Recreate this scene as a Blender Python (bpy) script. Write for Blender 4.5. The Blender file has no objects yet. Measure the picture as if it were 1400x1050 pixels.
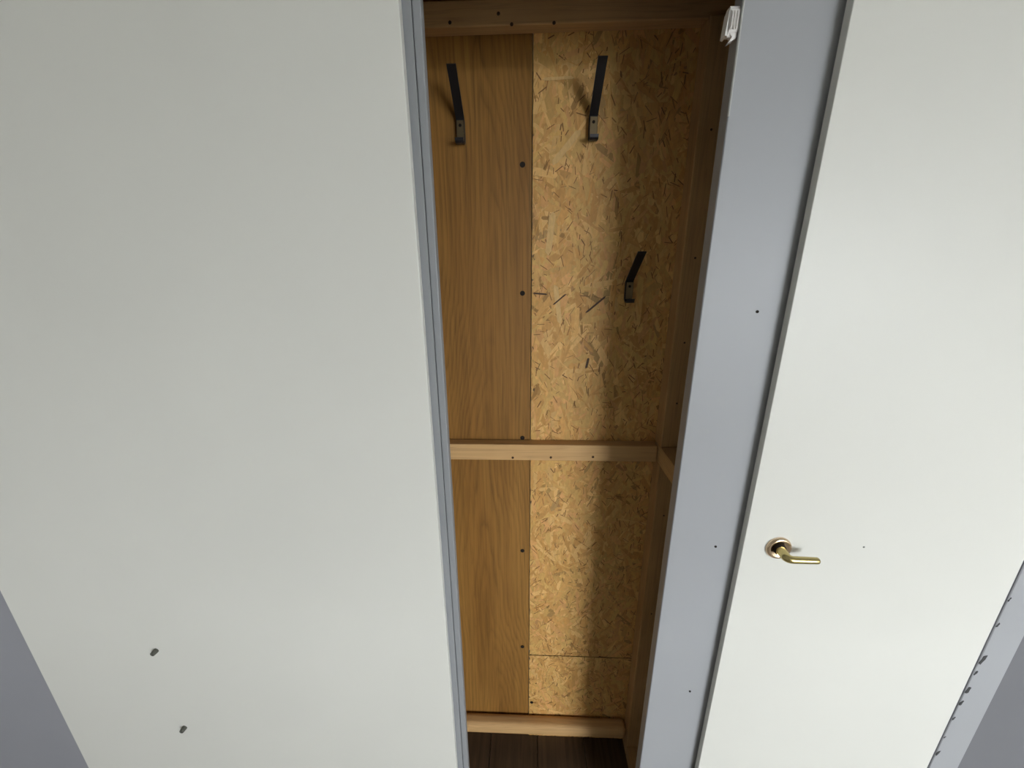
import bpy, bmesh, math, random
from mathutils import Vector, Matrix, Euler

S = bpy.context.scene
COL = S.collection
R = random.Random(7)

# ------------------------------------------------------------ camera, world, light, exposure
PITCH, YAW, ROLL = math.radians(16.9), math.radians(2.4), math.radians(0.47)
CAM = Vector((0.0, 0.0, 1.7))
cam = bpy.data.cameras.new('camera')
cam.sensor_fit = 'HORIZONTAL'
cam.sensor_width = 36.0
cam.lens = 36.0 * 520.0 / 1400.0
cam.clip_start = 0.02
co = bpy.data.objects.new('camera', cam)
COL.objects.link(co)
fw = Vector((-math.sin(YAW) * math.cos(PITCH), math.cos(YAW) * math.cos(PITCH), -math.sin(PITCH)))
r0 = Vector((math.cos(YAW), math.sin(YAW), 0.0))
u0 = r0.cross(fw)
rt = (math.cos(ROLL) * r0 - math.sin(ROLL) * u0).normalized()
up = rt.cross(fw)
co.matrix_world = Matrix(((rt.x, up.x, -fw.x, CAM.x), (rt.y, up.y, -fw.y, CAM.y),
                          (rt.z, up.z, -fw.z, CAM.z), (0, 0, 0, 1)))
S.camera = co

S.view_settings.view_transform = 'Standard'
S.view_settings.look = 'None'
S.view_settings.gamma = 1.0
S.view_settings.use_curve_mapping = False
S.view_settings.exposure = 2.06

# pale even sky, seen only through the window behind the photographer (to the right)
SKY = 9.0
world = bpy.data.worlds.new('world')
S.world = world
world.use_nodes = True
world.node_tree.nodes['Background'].inputs['Color'].default_value = (0.90, 0.955, 1.0, 1)
world.node_tree.nodes['Background'].inputs['Strength'].default_value = SKY
WX0, WX1, WY, WZ0, WZ1 = 2.10, 4.50, -4.4, 0.55, 2.20
sun_l = bpy.data.lights.new('window_portal', 'AREA')
sun_l.shape = 'RECTANGLE'
sun_l.size = WX1 - WX0
sun_l.size_y = WZ1 - WZ0
sun_l.cycles.is_portal = True
so = bpy.data.objects.new('window_portal', sun_l)
COL.objects.link(so)
so.location = ((WX0 + WX1) / 2, WY - 0.02, (WZ0 + WZ1) / 2)
so.rotation_euler = (math.radians(90), 0, 0)


# ------------------------------------------------------------ helpers
def tag(o, label=None, cat=None, group=None, kind=None):
    if label: o['label'] = label
    if cat: o['category'] = cat
    if group: o['group'] = group
    if kind: o['kind'] = kind
    return o


def link(name, bm, m, parent=None, smooth=False):
    me = bpy.data.meshes.new(name)
    bmesh.ops.recalc_face_normals(bm, faces=bm.faces[:])
    bm.to_mesh(me)
    bm.free()
    me.materials.append(m)
    if smooth:
        for p in me.polygons: p.use_smooth = True
    o = bpy.data.objects.new(name, me)
    COL.objects.link(o)
    if parent:
        o.parent = parent
        o.matrix_parent_inverse = parent.matrix_world.inverted()
    return o


def empty(name, loc):
    o = bpy.data.objects.new(name, None)
    COL.objects.link(o)
    o.location = loc
    o.matrix_world = Matrix.Translation(loc)
    o.empty_display_size = 0.05
    return o


def box(x0, x1, y0, y1, z0, z1, bev=0.0, seg=1, bm=None):
    bm = bm or bmesh.new()
    t = bmesh.new()
    v = [t.verts.new((x, y, z)) for x in (x0, x1) for y in (y0, y1) for z in (z0, z1)]
    for f in ((0, 1, 3, 2), (4, 6, 7, 5), (0, 4, 5, 1), (2, 3, 7, 6), (0, 2, 6, 4), (1, 5, 7, 3)):
        t.faces.new([v[i] for i in f])
    bmesh.ops.recalc_face_normals(t, faces=t.faces[:])
    if bev:
        bmesh.ops.bevel(t, geom=t.edges[:], offset=bev, segments=seg, affect='EDGES', profile=0.5)
    me = bpy.data.meshes.new('tmp')
    t.to_mesh(me)
    t.free()
    bm.from_mesh(me)
    bpy.data.meshes.remove(me)
    return bm


def prism(profile, axis, a0, a1, bm=None):
    """extrude a closed 2-D profile along an axis ('x','y','z')"""
    bm = bm or bmesh.new()

    def P(p, a):
        if axis == 'x': return (a, p[0], p[1])
        if axis == 'y': return (p[0], a, p[1])
        return (p[0], p[1], a)
    A = [bm.verts.new(P(p, a0)) for p in profile]
    B = [bm.verts.new(P(p, a1)) for p in profile]
    n = len(profile)
    bm.faces.new(A)
    bm.faces.new(B[::-1])
    for i in range(n):
        bm.faces.new((A[i], A[(i + 1) % n], B[(i + 1) % n], B[i]))
    return bm


def lathe_y(prof, cx, cy, cz, n=32, bm=None):
    """profile of (radius, depth towards -Y) turned about an axis along Y"""
    bm = bm or bmesh.new()
    rings = []
    for r, d in prof:
        if r < 1e-6:
            rings.append([bm.verts.new((cx, cy - d, cz))])
        else:
            rings.append([bm.verts.new((cx + r * math.cos(2 * math.pi * i / n), cy - d,
                                        cz + r * math.sin(2 * math.pi * i / n))) for i in range(n)])
    for a, b in zip(rings, rings[1:]):
        for i in range(n):
            j = (i + 1) % n
            if len(a) == 1 and len(b) == 1: continue
            if len(a) == 1: bm.faces.new((a[0], b[i], b[j]))
            elif len(b) == 1: bm.faces.new((a[i], b[0], a[j]))
            else: bm.faces.new((a[i], b[i], b[j], a[j]))
    return bm


def sweep(path, radii, n=16, bm=None, squash=None):
    """closed tube along a path of points; radii = (width, height) per point"""
    bm = bm or bmesh.new()
    pts = [Vector(p) for p in path]
    rings = []
    ref = Vector((0, 0, 1))
    for i, p in enumerate(pts):
        t = (pts[min(i + 1, len(pts) - 1)] - pts[max(i - 1, 0)]).normalized()
        v = (ref - t * ref.dot(t)).normalized()
        h = t.cross(v).normalized()
        a, b = radii[i]
        rings.append([bm.verts.new(p + h * (a * math.cos(2 * math.pi * k / n)) + v * (b * math.sin(2 * math.pi * k / n)))
                      for k in range(n)])
    for A, B in zip(rings, rings[1:]):
        for k in range(n):
            bm.faces.new((A[k], A[(k + 1) % n], B[(k + 1) % n], B[k]))
    bm.faces.new(rings[0])
    bm.faces.new(rings[-1][::-1])
    return bm


def strip(path, w, t, bm=None):
    """flat metal strip: path of (y, z) points, width w along x (centred), thickness t"""
    bm = bm or bmesh.new()
    P = [Vector((0, y, z)) for y, z in path]
    rows = []
    for i, p in enumerate(P):
        a = (P[i] - P[i - 1]).normalized() if i else (P[1] - P[0]).normalized()
        b = (P[i + 1] - P[i]).normalized() if i < len(P) - 1 else a
        d = (a + b).normalized()
        nrm = Vector((0, -d.z, d.y))
        k = 1.0 / max(0.5, nrm.dot(Vector((0, -a.z, a.y))))
        o = nrm * (t / 2 * k)
        rows.append([bm.verts.new(p + o + Vector((-w / 2, 0, 0))), bm.verts.new(p + o + Vector((w / 2, 0, 0))),
                     bm.verts.new(p - o + Vector((w / 2, 0, 0))), bm.verts.new(p - o + Vector((-w / 2, 0, 0)))])
    for A, B in zip(rows, rows[1:]):
        for k in range(4):
            bm.faces.new((A[k], A[(k + 1) % 4], B[(k + 1) % 4], B[k]))
    bm.faces.new(rows[0])
    bm.faces.new(rows[-1][::-1])
    return bm


# ------------------------------------------------------------ materials
class N:
    def __init__(self, name):
        self.m = bpy.data.materials.new(name)
        self.m.use_nodes = True
        self.t = self.m.node_tree
        self.b = self.t.nodes['Principled BSDF']

    def n(self, kind, **kw):
        nd = self.t.nodes.new('ShaderNode' + kind)
        for k, v in kw.items():
            if k.startswith('i_'):
                nd.inputs[k[2:].replace('_', ' ')].default_value = v
            else:
                setattr(nd, k, v)
        return nd

    def l(self, a, b): self.t.links.new(a, b)

    def math(self, op, a, b=None):
        nd = self.n('Math', operation=op)
        for i, v in enumerate((a, b)):
            if v is None: continue
            if isinstance(v, (int, float)): nd.inputs[i].default_value = v
            else: self.l(v, nd.inputs[i])
        return nd.outputs[0]

    def coords(self, scale=(1, 1, 1), loc=(0, 0, 0), rot=(0, 0, 0)):
        g = self.n('NewGeometry')
        mp = self.n('Mapping')
        mp.inputs['Scale'].default_value = scale
        mp.inputs['Location'].default_value = loc
        mp.inputs['Rotation'].default_value = rot
        self.l(g.outputs['Position'], mp.inputs['Vector'])
        return mp.outputs[0]

    def noise(self, vec, scale, detail=3, rough=0.5, dist=0.0):
        nd = self.n('TexNoise')
        nd.inputs['Scale'].default_value = scale
        nd.inputs['Detail'].default_value = detail
        nd.inputs['Roughness'].default_value = rough
        nd.inputs['Distortion'].default_value = dist
        self.l(vec, nd.inputs['Vector'])
        return nd.outputs['Fac']

    def ramp(self, fac, stops, interp='LINEAR'):
        nd = self.n('ValToRGB')
        nd.color_ramp.interpolation = interp
        el = nd.color_ramp.elements
        while len(el) < len(stops): el.new(0.5)
        for e, (p, c) in zip(el, stops):
            e.position = p
            e.color = (*c, 1) if len(c) == 3 else c
        self.l(fac, nd.inputs['Fac'])
        return nd.outputs['Color']

    def mix(self, fac, a, b, blend='MIX'):
        nd = self.n('Mix', data_type='RGBA', blend_type=blend)
        for idx, v in ((0, fac), (6, a), (7, b)):
            if isinstance(v, (int, float)): nd.inputs[idx].default_value = v
            elif isinstance(v, tuple): nd.inputs[idx].default_value = (*v, 1)
            else: self.l(v, nd.inputs[idx])
        return nd.outputs[2]

    def bump(self, h, strength, dist=0.001):
        nd = self.n('Bump')
        nd.inputs['Strength'].default_value = strength
        nd.inputs['Distance'].default_value = dist
        self.l(h, nd.inputs['Height'])
        self.l(nd.outputs[0], self.b.inputs['Normal'])

    def set(self, color=None, rough=None, metal=None, spec=None):
        if color is not None:
            if isinstance(color, tuple): self.b.inputs['Base Color'].default_value = (*color, 1)
            else: self.l(color, self.b.inputs['Base Color'])
        if rough is not None: self.b.inputs['Roughness'].default_value = rough
        if metal is not None: self.b.inputs['Metallic'].default_value = metal
        if spec is not None: self.b.inputs['Specular IOR Level'].default_value = spec
        return self.m


def paint(name, c, rough=0.45, var=0.03, spec=0.35):
    k = N(name)
    co_ = k.coords()
    f = k.noise(co_, 3.0, 4)
    a = tuple(v * (1 - var) for v in c)
    b = tuple(min(1, v * (1 + var)) for v in c)
    k.bump(k.noise(co_, 260.0, 2), 0.05, 0.0006)
    return k.set(k.ramp(f, [(0.3, a), (0.7, b)]), rough, 0, spec)


def make_veneer():
    """oak veneer: nested cathedral arches running up the sheet"""
    k = N('oak_veneer')
    pos = k.coords()
    sep = k.n('SeparateXYZ')
    k.l(pos, sep.inputs[0])
    warp = k.noise(k.coords((3.0, 1, 0.55)), 2.2, 2)
    x = k.math('ADD', sep.outputs[0], 0.098)
    x = k.math('ADD', x, k.math('MULTIPLY', k.math('SUBTRACT', k.noise(k.coords((1, 1, 0.8)), 1.6, 1), 0.5), 0.12))
    arch = k.math('MULTIPLY', k.math('MULTIPLY', x, x), 420.0)
    arch = k.math('POWER', k.math('ADD', arch, 0.02), 0.62)
    v = k.math('ADD', arch, k.math('MULTIPLY', sep.outputs[2], 2.1))
    v = k.math('ADD', v, k.math('MULTIPLY', warp, 2.4))
    v = k.math('ADD', v, k.math('MULTIPLY', k.noise(k.coords((16, 1, 2.2)), 3.0, 3), 0.55))
    ring = k.math('FRACT', k.math('MULTIPLY', v, 2.7))
    line = k.ramp(ring, [(0.0, (0.40, 0.40, 0.40)), (0.10, (0.62,) * 3), (0.55, (1.0,) * 3), (0.86, (0.85,) * 3), (1.0, (0.40,) * 3)])
    fine = k.noise(k.coords((260, 1, 5.0)), 1.0, 3, 0.6)
    pores = k.ramp(fine, [(0.30, (0.62,) * 3), (0.55, (1.0,) * 3)])
    broad = k.noise(k.coords((9, 1, 0.8)), 1.5, 3)
    base = k.ramp(broad, [(0.25, (0.240, 0.106, 0.022)), (0.75, (0.345, 0.170, 0.040))])
    fade = k.ramp(k.noise(k.coords((7, 1, 1.1)), 2.0, 2), [(0.3, (0.12,) * 3), (0.7, (0.62,) * 3)])
    c = k.mix(fade, base, line, 'MULTIPLY')
    streak = k.ramp(k.noise(k.coords((60, 1, 1.3)), 1.0, 3), [(0.3, (0.72,) * 3), (0.6, (1.0,) * 3)])
    c = k.mix(0.6, c, streak, 'MULTIPLY')
    c = k.mix(0.75, c, pores, 'MULTIPLY')
    k.bump(fine, 0.12, 0.0006)
    return k.set(c, 0.5, 0, 0.3)


def make_pine(name, axis, c0, c1, seed=0.0):
    """pine with the grain along one axis, and knots"""
    k = N(name)
    s = {'x': (0.9, 22, 22), 'y': (22, 0.9, 22), 'z': (22, 22, 0.9)}[axis]
    wv = k.noise(k.coords(s, (seed, seed, seed)), 1.6, 3, 0.55, 0.4)
    ring = k.math('FRACT', k.math('MULTIPLY', wv, 9.0))
    g = k.ramp(ring, [(0.0, (0.72,) * 3), (0.25, (1.0,) * 3), (0.8, (0.95,) * 3), (1.0, (0.72,) * 3)])
    s2 = {'x': (3, 160, 160), 'y': (160, 3, 160), 'z': (160, 160, 3)}[axis]
    fib = k.noise(k.coords(s2), 1.0, 2)
    base = k.ramp(k.noise(k.coords((4, 4, 4), (seed, 0, 0)), 1.0, 2), [(0.3, c0), (0.7, c1)])
    c = k.mix(0.55, base, g, 'MULTIPLY')
    c = k.mix(0.25, c, k.ramp(fib, [(0.3, (0.7,) * 3), (0.6, (1.0,) * 3)]), 'MULTIPLY')
    sv = {'x': (5, 9, 9), 'y': (9, 5, 9), 'z': (9, 9, 5)}[axis]
    vo = k.n('TexVoronoi')
    vo.inputs['Scale'].default_value = 1.0
    k.l(k.coords(sv, (seed * 1.7 + 0.3, 0.2, 0.45)), vo.inputs['Vector'])
    knot = k.ramp(vo.outputs['Distance'], [(0.03, (0.32, 0.17, 0.09)), (0.075, (0.62, 0.45, 0.32)), (0.11, (1, 1, 1))])
    c = k.mix(0.9, c, knot, 'MULTIPLY')
    k.bump(fib, 0.15, 0.0006)
    return k.set(c, 0.6, 0, 0.25)


def make_strand():
    k = N('pressed_wood_strands')
    at = k.n('Attribute', attribute_name='strand_colour')
    fib = k.noise(k.coords((140, 20, 60)), 1.0, 3, 0.6)
    c = k.mix(0.45, at.outputs['Color'], k.ramp(fib, [(0.3, (0.6,) * 3), (0.65, (1.0,) * 3)]), 'MULTIPLY')
    k.bump(fib, 0.3, 0.0008)
    return k.set(c, 0.55, 0, 0.3)


def make_laminate():
    k = N('brown_laminate')
    g = k.noise(k.coords((70, 4, 4)), 1.0, 4, 0.6, 0.5)
    c = k.ramp(g, [(0.3, (0.042, 0.026, 0.015)), (0.7, (0.085, 0.054, 0.032))])
    return k.set(c, 0.4, 0, 0.4)


M = dict(
    white=paint('cream_white_paint', (0.668, 0.658, 0.61), 0.42, 0.015),
    grey=paint('blue_grey_paint', (0.337, 0.342, 0.355), 0.45, 0.02),
    jamb=paint('dark_grey_paint', (0.26, 0.265, 0.275), 0.5, 0.03),  # darker tone of the frame grey for the left jamb
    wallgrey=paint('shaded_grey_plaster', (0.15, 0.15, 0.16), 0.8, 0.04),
    room=paint('room_plaster', (0.64, 0.625, 0.58), 0.8, 0.03),
    ceil=paint('ceiling_plaster', (0.78, 0.78, 0.76), 0.85, 0.02),
    outside=paint('paved_ground', (0.25, 0.25, 0.24), 0.9, 0.1),
    wall_lit=paint('lit_grey_plaster', (0.30, 0.30, 0.325), 0.8, 0.03),  # wall grey made paler, in place of light falling on the left wall
    sub=paint('dull_floor_screed', (0.30, 0.27, 0.235), 0.7, 0.1),
    veneer=make_veneer(),
    pine=make_pine('pine_crosswise', 'x', (0.52, 0.31, 0.130), (0.62, 0.385, 0.175)),
    pinez=make_pine('pine_upright', 'z', (0.44, 0.26, 0.105), (0.54, 0.33, 0.145), 3.1),
    piney=make_pine('pine_lengthwise', 'y', (0.40, 0.25, 0.11), (0.48, 0.31, 0.14), 5.3),
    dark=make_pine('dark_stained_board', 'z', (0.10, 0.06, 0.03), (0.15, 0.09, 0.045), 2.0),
    strand=make_strand(),
    laminate=make_laminate(),
    iron=N('dark_iron').set((0.035, 0.033, 0.036), 0.42, 0.7),
    ironp=N('wood_sheen_steel').set((0.20, 0.15, 0.085), 0.4, 0.9),  # tan tint stands in for wood reflected in the hook plates
    screw=N('blackened_screw').set((0.016, 0.011, 0.008), 0.75, 0.0, 0.2),
    nail=N('rusty_nail_head').set((0.055, 0.028, 0.014), 0.7, 0.0, 0.2),
    brass=N('polished_brass').set((0.52, 0.43, 0.19), 0.27, 1.0),
    brassr=N('rose_brass').set((0.74, 0.57, 0.40), 0.18, 1.0),
    plastic=N('white_plastic').set((0.80, 0.77, 0.74), 0.35, 0.0),
    lip=paint('pale_sealing_lip', (0.55, 0.555, 0.53), 0.5),
    chip=N('bare_chipped_wood').set((0.035, 0.035, 0.035), 0.8),
    plug=N('grey_bolt_end').set((0.13, 0.13, 0.11), 0.45, 0.6),
    glass=None,
)

D = 0.72          # front plane of the grey frame
DF = 0.70         # front plane of the overlay doors
DB = 1.0          # back of the closet
TOP = 2.30

# ------------------------------------------------------------ room
def struct(name, bm, m, label, cat):
    return tag(link(name, bm, m), label, cat, kind='structure')


RX0, RX1, RY0, RZ = -2.3, 4.85, WY, 2.45
floor = struct('floor', box(RX0 - .1, RX1 + .1, RY0 - .12, 1.1, -0.10, -0.012), M['sub'], 'floor under the closet and the room', 'floor')
struct('ceiling', box(RX0 - .1, RX1 + .1, RY0 - .12, 1.1, RZ, RZ + .1), M['ceil'], 'plain pale ceiling above the closet, outside the picture', 'ceiling')
struct('wall_left', box(RX0, -1.20, 0.80, 1.1, -0.012, RZ), M['wall_lit'], 'dark grey wall beyond the free edge of the wide left door', 'wall')
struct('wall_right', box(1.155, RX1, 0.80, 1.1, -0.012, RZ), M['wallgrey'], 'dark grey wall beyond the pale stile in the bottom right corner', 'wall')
struct('wall_front', box(-1.20, 1.155, 1.0155, 1.1, -0.012, RZ), M['room'], 'wall behind the closet back', 'wall')
struct('wall_west', box(RX0 - .1, RX0, RY0 - .12, 1.1, -0.012, RZ), M['room'], 'side wall of the room to the left of the photographer', 'wall')
struct('wall_east', box(RX1, RX1 + .1, RY0 - .12, 1.1, -0.012, RZ), M['room'], 'side wall of the room to the right of the photographer', 'wall')
bm = box(RX0, WX0, WY - .12, WY, -0.012, RZ)
box(WX1, RX1, WY - .12, WY, -0.012, RZ, bm=bm)
box(WX0, WX1, WY - .12, WY, -0.012, WZ0, bm=bm)
box(WX0, WX1, WY - .12, WY, WZ1, RZ, bm=bm)
struct('wall_back', bm, M['room'], 'wall with the window behind the photographer', 'wall')
bm = box(WX0, WX0 + .06, WY - .10, WY - .05, WZ0, WZ1)
box(WX1 - .06, WX1, WY - .10, WY - .05, WZ0, WZ1, bm=bm)
box(WX0 + .06, WX1 - .06, WY - .10, WY - .05, WZ0, WZ0 + .06, bm=bm)
box(WX0 + .06, WX1 - .06, WY - .10, WY - .05, WZ1 - .06, WZ1, bm=bm)
box((WX0 + WX1) / 2 - .04, (WX0 + WX1) / 2 + .04, WY - .10, WY - .05, WZ0 + .06, WZ1 - .06, bm=bm)
struct('window_1', bm, M['plastic'], 'white window frame behind the photographer', 'window')

struct('ground', box(-60, 60, -90, -4.6, -3.2, -3.1), M['outside'], 'ground outside below the window', 'ground')

# planks inside the closet
edges = [-0.32, -0.132, 0.042, 0.216, 0.425]
for a, b in zip(edges, edges[1:]):
    link('floor_plank', box(a + .0012, b - .0012, 0.76, 1.0, -0.012, 0.0, 0.0012), M['laminate'], floor)

# ------------------------------------------------------------ the closet
closet = empty('closet', (0.06, 0.86, 0.0))
tag(closet, 'open built-in closet with blue-grey front frame and bare wooden back', 'closet')

# plywood half of the back
ply = link('plywood_panel', box(-0.32, 0.0085, DB, DB + .015, 0.0, TOP, 0.0006), M['veneer'], closet)
ply['label'] = 'smooth oak-veneered board on the left half of the closet back'


def screw_head(x, y, z, r, parent, m=M['screw'], name='screw', d=0.0012):
    o = link(name, lathe_y([(r, 0.0), (r * .95, d), (r * .35, d), (0, d * .4)], x, y, z, 10), m, parent)
    return o


for z in (1.932, 1.639, 1.2345, 0.844, 0.442):
    screw_head(-0.0132, DB, z, 0.0066, ply)


# strand board half: an upper and a lower sheet, each with its pressed strands
def strand_sheet(x0, x1, z0, z1, n, seed, extra=(), pale=()):
    rr = random.Random(seed)
    sh = link('strand_board', box(x0, x1, DB, DB + .015, z0, z1), M['dark'], closet)
    verts, faces, cols = [], [], []
    tones = [(0.54, 0.295, 0.092), (0.57, 0.325, 0.108), (0.50, 0.265, 0.080), (0.57, 0.300, 0.108),
             (0.54, 0.325, 0.105), (0.48, 0.250, 0.072), (0.62, 0.370, 0.135), (0.52, 0.305, 0.094)]

    def flake(cx, cz, L, Wd, ang, lift, col, tilt):
        ca, sa = math.cos(ang), math.sin(ang)
        k1, k2 = rr.uniform(-.25, .25), rr.uniform(-.25, .25)
        outl = [(-L * .5, k1 * Wd), (-L * .42, Wd * .5), (L * .40, Wd * .5), (L * .5, k2 * Wd),
                (L * .43, -Wd * .5), (-L * .38, -Wd * .5)]
        base = len(verts)
        for (u, v) in outl:
            x = min(max(cx + u * ca - v * sa, x0), x1)
            z = min(max(cz + u * sa + v * ca, z0), z1)
            verts.append((x, DB - max(0.0001, lift + tilt[0] * u / L + tilt[1] * v / Wd), z))
        for (u, v) in outl:
            x = min(max(cx + u * 1.01 * ca - v * 1.06 * sa, x0), x1)
            z = min(max(cz + u * 1.01 * sa + v * 1.06 * ca, z0), z1)
            verts.append((x, DB + .0005, z))
        faces.append([base + i for i in range(6)])
        cols.append(col)
        for i in range(6):
            j = (i + 1) % 6
            faces.append([base + i, base + 6 + i, base + 6 + j, base + j])
            cols.append(tuple(c * .45 for c in col))
    for i in range(n):
        c = rr.choice(tones)
        k = rr.gauss(1.14, 0.065)
        if rr.random() < 0.05: k *= 0.62
        c = tuple(max(0.02, min(0.8, v * k)) for v in c)
        ang = rr.gauss(math.pi / 2, 0.62) if rr.random() < .8 else rr.uniform(0, math.pi)
        L = rr.uniform(0.03, 0.11)
        flake(rr.uniform(x0, x1), rr.uniform(z0, z1), L, rr.uniform(0.004, 0.019), ang,
              rr.uniform(0.0002, 0.0016), c, (rr.uniform(-.0007, .0007), rr.uniform(-.0005, .0005)))
    for i in range(int(n * .12)):                       # dark splinters and open joints between strands
        ang = rr.gauss(math.pi / 2, 0.7)
        k = rr.uniform(.6, 1.35)
        flake(rr.uniform(x0, x1), rr.uniform(z0, z1), rr.uniform(.008, .028), rr.uniform(.0009, .0024), ang, 0.0018,
              (0.26 * k, 0.125 * k, 0.040 * k), (0, 0))
    for (ax, az, bx, bz, w) in pale:
        flake((ax + bx) / 2, (az + bz) / 2, math.hypot(bx - ax, bz - az), w, math.atan2(bz - az, bx - ax), 0.0021, (0.66, 0.42, 0.17), (0, 0))
    for (ax, az, bx, bz, w) in extra:
        L = math.hypot(bx - ax, bz - az)
        flake((ax + bx) / 2, (az + bz) / 2, L, w, math.atan2(bz - az, bx - ax), 0.0024, (0.07, 0.035, 0.018), (0, 0))
    me = bpy.data.meshes.new('wood_strands')
    me.from_pydata(verts, [], faces)
    at = me.attributes.new('strand_colour', 'FLOAT_COLOR', 'FACE')
    for i, c in enumerate(cols): at.data[i].color = (*c, 1)
    me.materials.append(M['strand'])
    o = bpy.data.objects.new('wood_strands', me)
    COL.objects.link(o)
    o.parent = sh
    o['kind'] = 'stuff'
    return sh


SLIV = [(0.149, 1.588, 0.199, 1.631, 0.0045), (0.065, 1.609, 0.098, 1.637, 0.0035), (0.158, 1.441, 0.163, 1.470, 0.006),
        (0.014, 1.639, 0.050, 1.636, 0.004)]
osb = strand_sheet(0.0105, 0.425, 0.4075, TOP, 9000, 3, SLIV, [(0.056, 1.93, 0.118, 2.0, .013), (0.03, 2.098, 0.10, 2.10, .006), (0.085, 1.56, 0.07, 1.66, .012), (0.05, 1.73, 0.06, 1.83, .015)])
osb['label'] = 'tall upper sheet of rough strand board, brightest part of the closet back'
osb2 = strand_sheet(0.0105, 0.425, 0.0, 0.4040, 2000, 4)
osb2['label'] = 'short lower sheet of strand board below the joint'
screw_head(0.021, DB - .0018, 0.175, 0.006, osb2)


# cross battens on the back
def batten(x0, x1, z0, z1, t, m=M['pine'], bev=.0025):
    return link('batten', box(x0, x1, DB - .002 - t, DB - .002, z0, z1, bev, 2), m, closet)


def nail_spot(x, z, y, parent, r=.0036):
    return screw_head(x, y, z, r, parent, M['nail'], 'nail', .0006)


BT = 0.034
mb = batten(-0.32, 0.359, 1.1815, 1.2300, BT)
mb['label'] = 'pale pine batten across the middle of the closet back'
tb = batten(-0.32, 0.425, 2.180, 2.225, 0.033)
tb['label'] = 'pine batten across the top of the closet back'
bb = link('batten', box(-0.32, 0.361, DB - .047, DB - .002, 0.0700, 0.1200, .016, 5), M['pine'], closet)
bb['label'] = 'rounded pine batten across the bottom of the closet back'
for x, z in ((-0.040, 1.190), (0.067, 1.192), (0.184, 1.195)): nail_spot(x, z, DB - .002 - BT, mb)
for x, z in ((-0.163, 2.188), (-0.035, 2.1815), (-0.062, 2.200), (0.052, 2.1815)): nail_spot(x, z, DB - .002 - .033, tb)

# right-hand framing
us = link('stud', box(0.361, 0.411, 0.95, 0.998, 1.2325, 2.179, .0025, 2), M['pinez'], closet)
us['label'] = 'upper pine stud in the right back corner'
ls = link('stud', box(0.363, 0.413, 0.948, 0.998, 0.001, 1.1795, .0025, 2), M['pinez'], closet)
ls['label'] = 'lower pine stud in the right back corner'
for z in (1.98, 1.72, 1.52, 1.36): nail_spot(0.39, z, 0.95, us, .0025)
for z in (1.02, 0.66): nail_spot(0.392, z, 0.948, ls, .0025)
sb = link('side_batten', box(0.362, 0.412, 0.765, 0.9975, 1.1805, 1.2315, .0025, 2), M['piney'], closet)
sb['label'] = 'short pine batten running forward along the right wall'
o = link('nail', lathe_y([(.0035, 0), (.003, .001), (0, .001)], 0, 0, 0, 8), M['screw'], sb)
o.matrix_world = Matrix.Translation((0.362, 0.84, 1.206)) @ Matrix.Rotation(math.radians(-90), 4, 'Z')
link('side_batten', box(0.363, 0.413, 0.765, 0.9475, 0.001, 0.050, .0025, 2), M['piney'], closet)
link('side_panel', box(0.4255, 0.44, 0.752, 1.015, 0.0, TOP), M['dark'], closet)
link('side_panel', box(-0.335, -0.3205, 0.742, 1.015, 0.0, TOP), M['dark'], closet)
link('top_panel', box(-0.3195, 0.4245, 0.752, 0.999, TOP - .02, TOP), M['dark'], closet)

# grey front frame
fp = link('front_panel', box(0.319, 1.0775, D, D + .030, 0.0, TOP, .0015, 1), M['grey'], closet)
fp['label'] = 'flat blue-grey board between the opening and the right door'
for z in (1.621, 1.106, 0.661): screw_head(0.419, D, z, 0.0028, fp, name='nail')
lj = link('jamb_board', box(-1.297, -0.1805, D, D + .020, 0.0, TOP, .0008), M['jamb'], closet)
tr = link('jamb_trim', box(-0.1795, -0.1655, D + .001, D + .020, 0.0, TOP, .002, 2), M['jamb'], closet)
link('header_board', box(-0.1795, 0.3185, D + .0005, D + .020, 2.112, TOP, .001), M['grey'], closet)
# strip of loose white sealing lip along the upper edge of the front panel
lip = prism([(0.3178, D - .0003), (0.3192, D - .0022), (0.3204, D - .0022), (0.3212, D - .0001), (0.3188, D + .001)], 'z', 1.93, 2.12)
o = link('edge_lip', lip, M['lip'], closet)
o['label'] = 'thin pale lip along the upper inner edge of the grey board'

# white roller catch at the top of the opening
cx0, cx1, cyf, cz0, cz1 = 0.3005, 0.3165, 0.7225, 2.037, 2.076
prof = [(cyf + .004, cz0), (cyf + .016, cz0 + .003), (cyf + .022, cz0 + .010), (cyf + .022, cz1 - .006), (cyf + .016, cz1),
        (cyf + .005, cz1), (cyf, cz1 - .007), (cyf, cz0 + .006)]
ct = link('door_catch', prism(prof, 'x', cx0 + .0035, cx1 + .0018), M['plastic'], closet)
ct['label'] = 'white plastic catch at the top of the opening'
for i in range(3):
    x = cx0 + .0045 + i * .0042
    link('catch_rib', box(x, x + .002, cyf - .003, cyf + .002, cz0 + .008, cz1 - .008, .0008), M['plastic'], ct)
link('catch_hook', prism([(cx0 + .006, cz0 - .008), (cx1, cz0 - .003), (cx1, cz0 + .006), (cx0 + .006, cz0 + .004), (cx0 + .010, cz0 - .001)],
                         'y', cyf + .001, cyf + .012), M['plastic'], ct)
link('catch_flange', prism([(cx0 - .0005, cz0 + .002), (cx0 + .003, cz0 + .001), (cx0 + .004, cz1 - .004), (cx0 + .002, cz1 - .006)],
                           'y', cyf + .002, cyf + .018), M['plastic'], ct)

link('stile_board', box(1.0812, 1.154, D, D + .030, 0.0, TOP, .0015, 1), M['grey'], closet)['label'] = 'narrow grey stile with chipped paint right of the brass-handled door'
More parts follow.
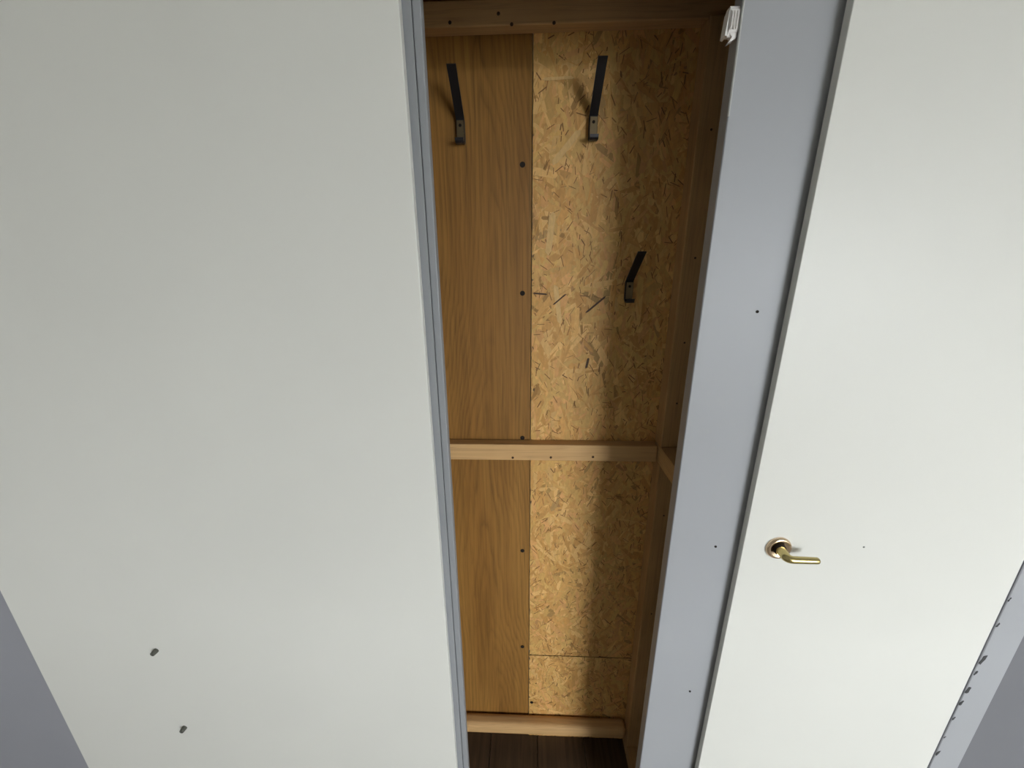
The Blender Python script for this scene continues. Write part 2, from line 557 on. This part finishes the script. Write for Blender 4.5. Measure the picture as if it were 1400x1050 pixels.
# chips of lost paint along the stile right of the right door
rr = random.Random(11)
for (z, w, h) in ((0.905, .005, .012), (0.80, .010, .030), (0.755, .006, .014), (0.70, .009, .024), (0.655, .006, .016), (0.60, .005, .012),
                  (0.47, .006, .018), (0.98, .004, .010), (0.53, .004, .008)):
    x = 1.0815 + w * .6
    pts = []
    for i in range(8):
        a = 2 * math.pi * i / 8
        k = rr.uniform(.65, 1.2)
        pts.append((x + w * .62 * k * math.cos(a) + (.0015 if math.sin(a) > 0 else -.001), z + h * .55 * k * math.sin(a)))
    link('paint_chip', prism(pts, 'y', D - .0006, D + .0002), M['chip'], closet)

# ------------------------------------------------------------ doors
ld = link('closet_door', box(-1.300, -0.1935, DF, D - .0040, 0.06, 2.27, .0012, 2), M['white'])
tag(ld, 'very wide plain white door left of the closet opening with two small bolt ends', 'door')
for z in (0.762, 0.477):
    o = link('bolt_end', lathe_y([(.0068, -.0004), (.0068, .0012), (.0060, .008), (.0056, .0112), (.0044, .0119), (.0040, .0100), (0, .0100)], -0.951, DF, z + .005, 18), M['plug'], ld, True)
    o['label'] = 'small grey bolt end'

rd = link('closet_door', box(0.4655, 1.046, DF, D - .0040, 0.06, 2.27, .0012, 2), M['white'])
tag(rd, 'white closet door with a short brass lever handle, right of the grey board', 'door')
screw_head(0.7145, DF, 1.1288, 0.0022, rd, M['plug'], 'pin_hole', .0004)
HX, HZ = 0.5385, 1.1235
hd = empty('lever_handle', (HX, DF, HZ))
hd.parent = rd
ro = link('rosette', lathe_y([(.0262, -.0003), (.0262, .002), (.0255, .0045), (.0235, .0066), (.0205, .0072), (.0180, .0064), (.0165, .0050),
                              (.0150, .0050), (.0132, .0040), (0, .0040)], HX, DF, HZ, 48), M['brassr'], None, True)
nk = lathe_y([(.0125, .0045), (.0125, .0085), (.0115, .0095), (0.0085, .0100), (0, .0100)], HX, DF, HZ, 32)
nk_o = link('collar', nk, M['screw'], None, True)
path, rad = [], []
ey, tipx = 0.0325, 0.0585
A = Vector((HX, DF - .006, HZ))
B = Vector((HX, DF - ey, HZ - .002))
for i in range(5):
    t = i / 5
    path.append(A.lerp(B, t * .72)); rad.append((.0108 - .0012 * t, .0108 - .0012 * t))
for i in range(9):
    t = i / 8
    p0, p1, p2 = A.lerp(B, .72), B, B + Vector((.0115, -.0010, -.0006))
    path.append(p0 * (1 - t) ** 2 + p1 * 2 * t * (1 - t) + p2 * t * t); rad.append((.0098 - .0025 * t, .0096 - .0020 * t))
e0 = path[-1]
e1 = Vector((HX + tipx, DF - ey - .001, HZ - .0035))
for i in range(1, 9):
    t = i / 8
    path.append(e0.lerp(e1, t)); rad.append((.0073 - .0006 * t, .0076 - .0006 * t))
for dx, k in ((.0022, .88), (.0040, .62), (.0049, .28)):
    path.append(e1 + Vector((dx, 0, -.0002))); rad.append((.0067 * k, .0070 * k))
lv = link('lever', sweep(path, rad, 20), M['brass'], None, True)
for o in (ro, nk_o, lv):
    o.parent = hd
    o.matrix_parent_inverse = hd.matrix_world.inverted()

# ------------------------------------------------------------ coat hooks
def make_hook(x, z, arm_h, label):
    """bent strap hook: plate screwed to the board, long arm rising forward, short lip below"""
    t = .0028
    w = .019
    h = empty('coat_hook', (x, DB - (.0020 if x < 0 else .0046), z))
    tag(h, label, 'hook', 'strap hooks on the closet back')
    parts = []
    parts.append(link('hook_body', box(-w / 2, w / 2, -.0105, .0018, -.0235, .0225, .0012), M['iron']))
    parts.append(link('face_plate', box(-w / 2 + .0016, w / 2 - .0010, -.0122, -.0105, -.0205, .0200, .0004), M['ironp']))
    ar = strip([(-.0060, .0215), (-.012, .028), (-.088, .028 + arm_h * .93), (-.095, .028 + arm_h)], w, t)
    parts.append(link('hook_arm', ar, M['iron']))
    lp = strip([(-.0060, -.0228), (-.0085, -.0258), (-.026, -.0275), (-.030, -.0245), (-.0312, -.019)], w, t)
    parts.append(link('hook_lip', lp, M['iron']))
    parts.append(link('screw', lathe_y([(.0034, .0120), (.0030, .0134), (.0012, .0134), (0, .0128)], 0, 0, .010, 12), M['screw']))
    for o in parts:
        o.parent = h
    return h


make_hook(-0.154, 2.000, 0.062, 'dark strap coat hook high on the smooth veneered board')
make_hook(0.145, 2.000, 0.066, 'dark strap coat hook high on the strand board')
make_hook(0.253, 1.645, 0.060, 'dark strap coat hook lower down on the strand board by the right stud')
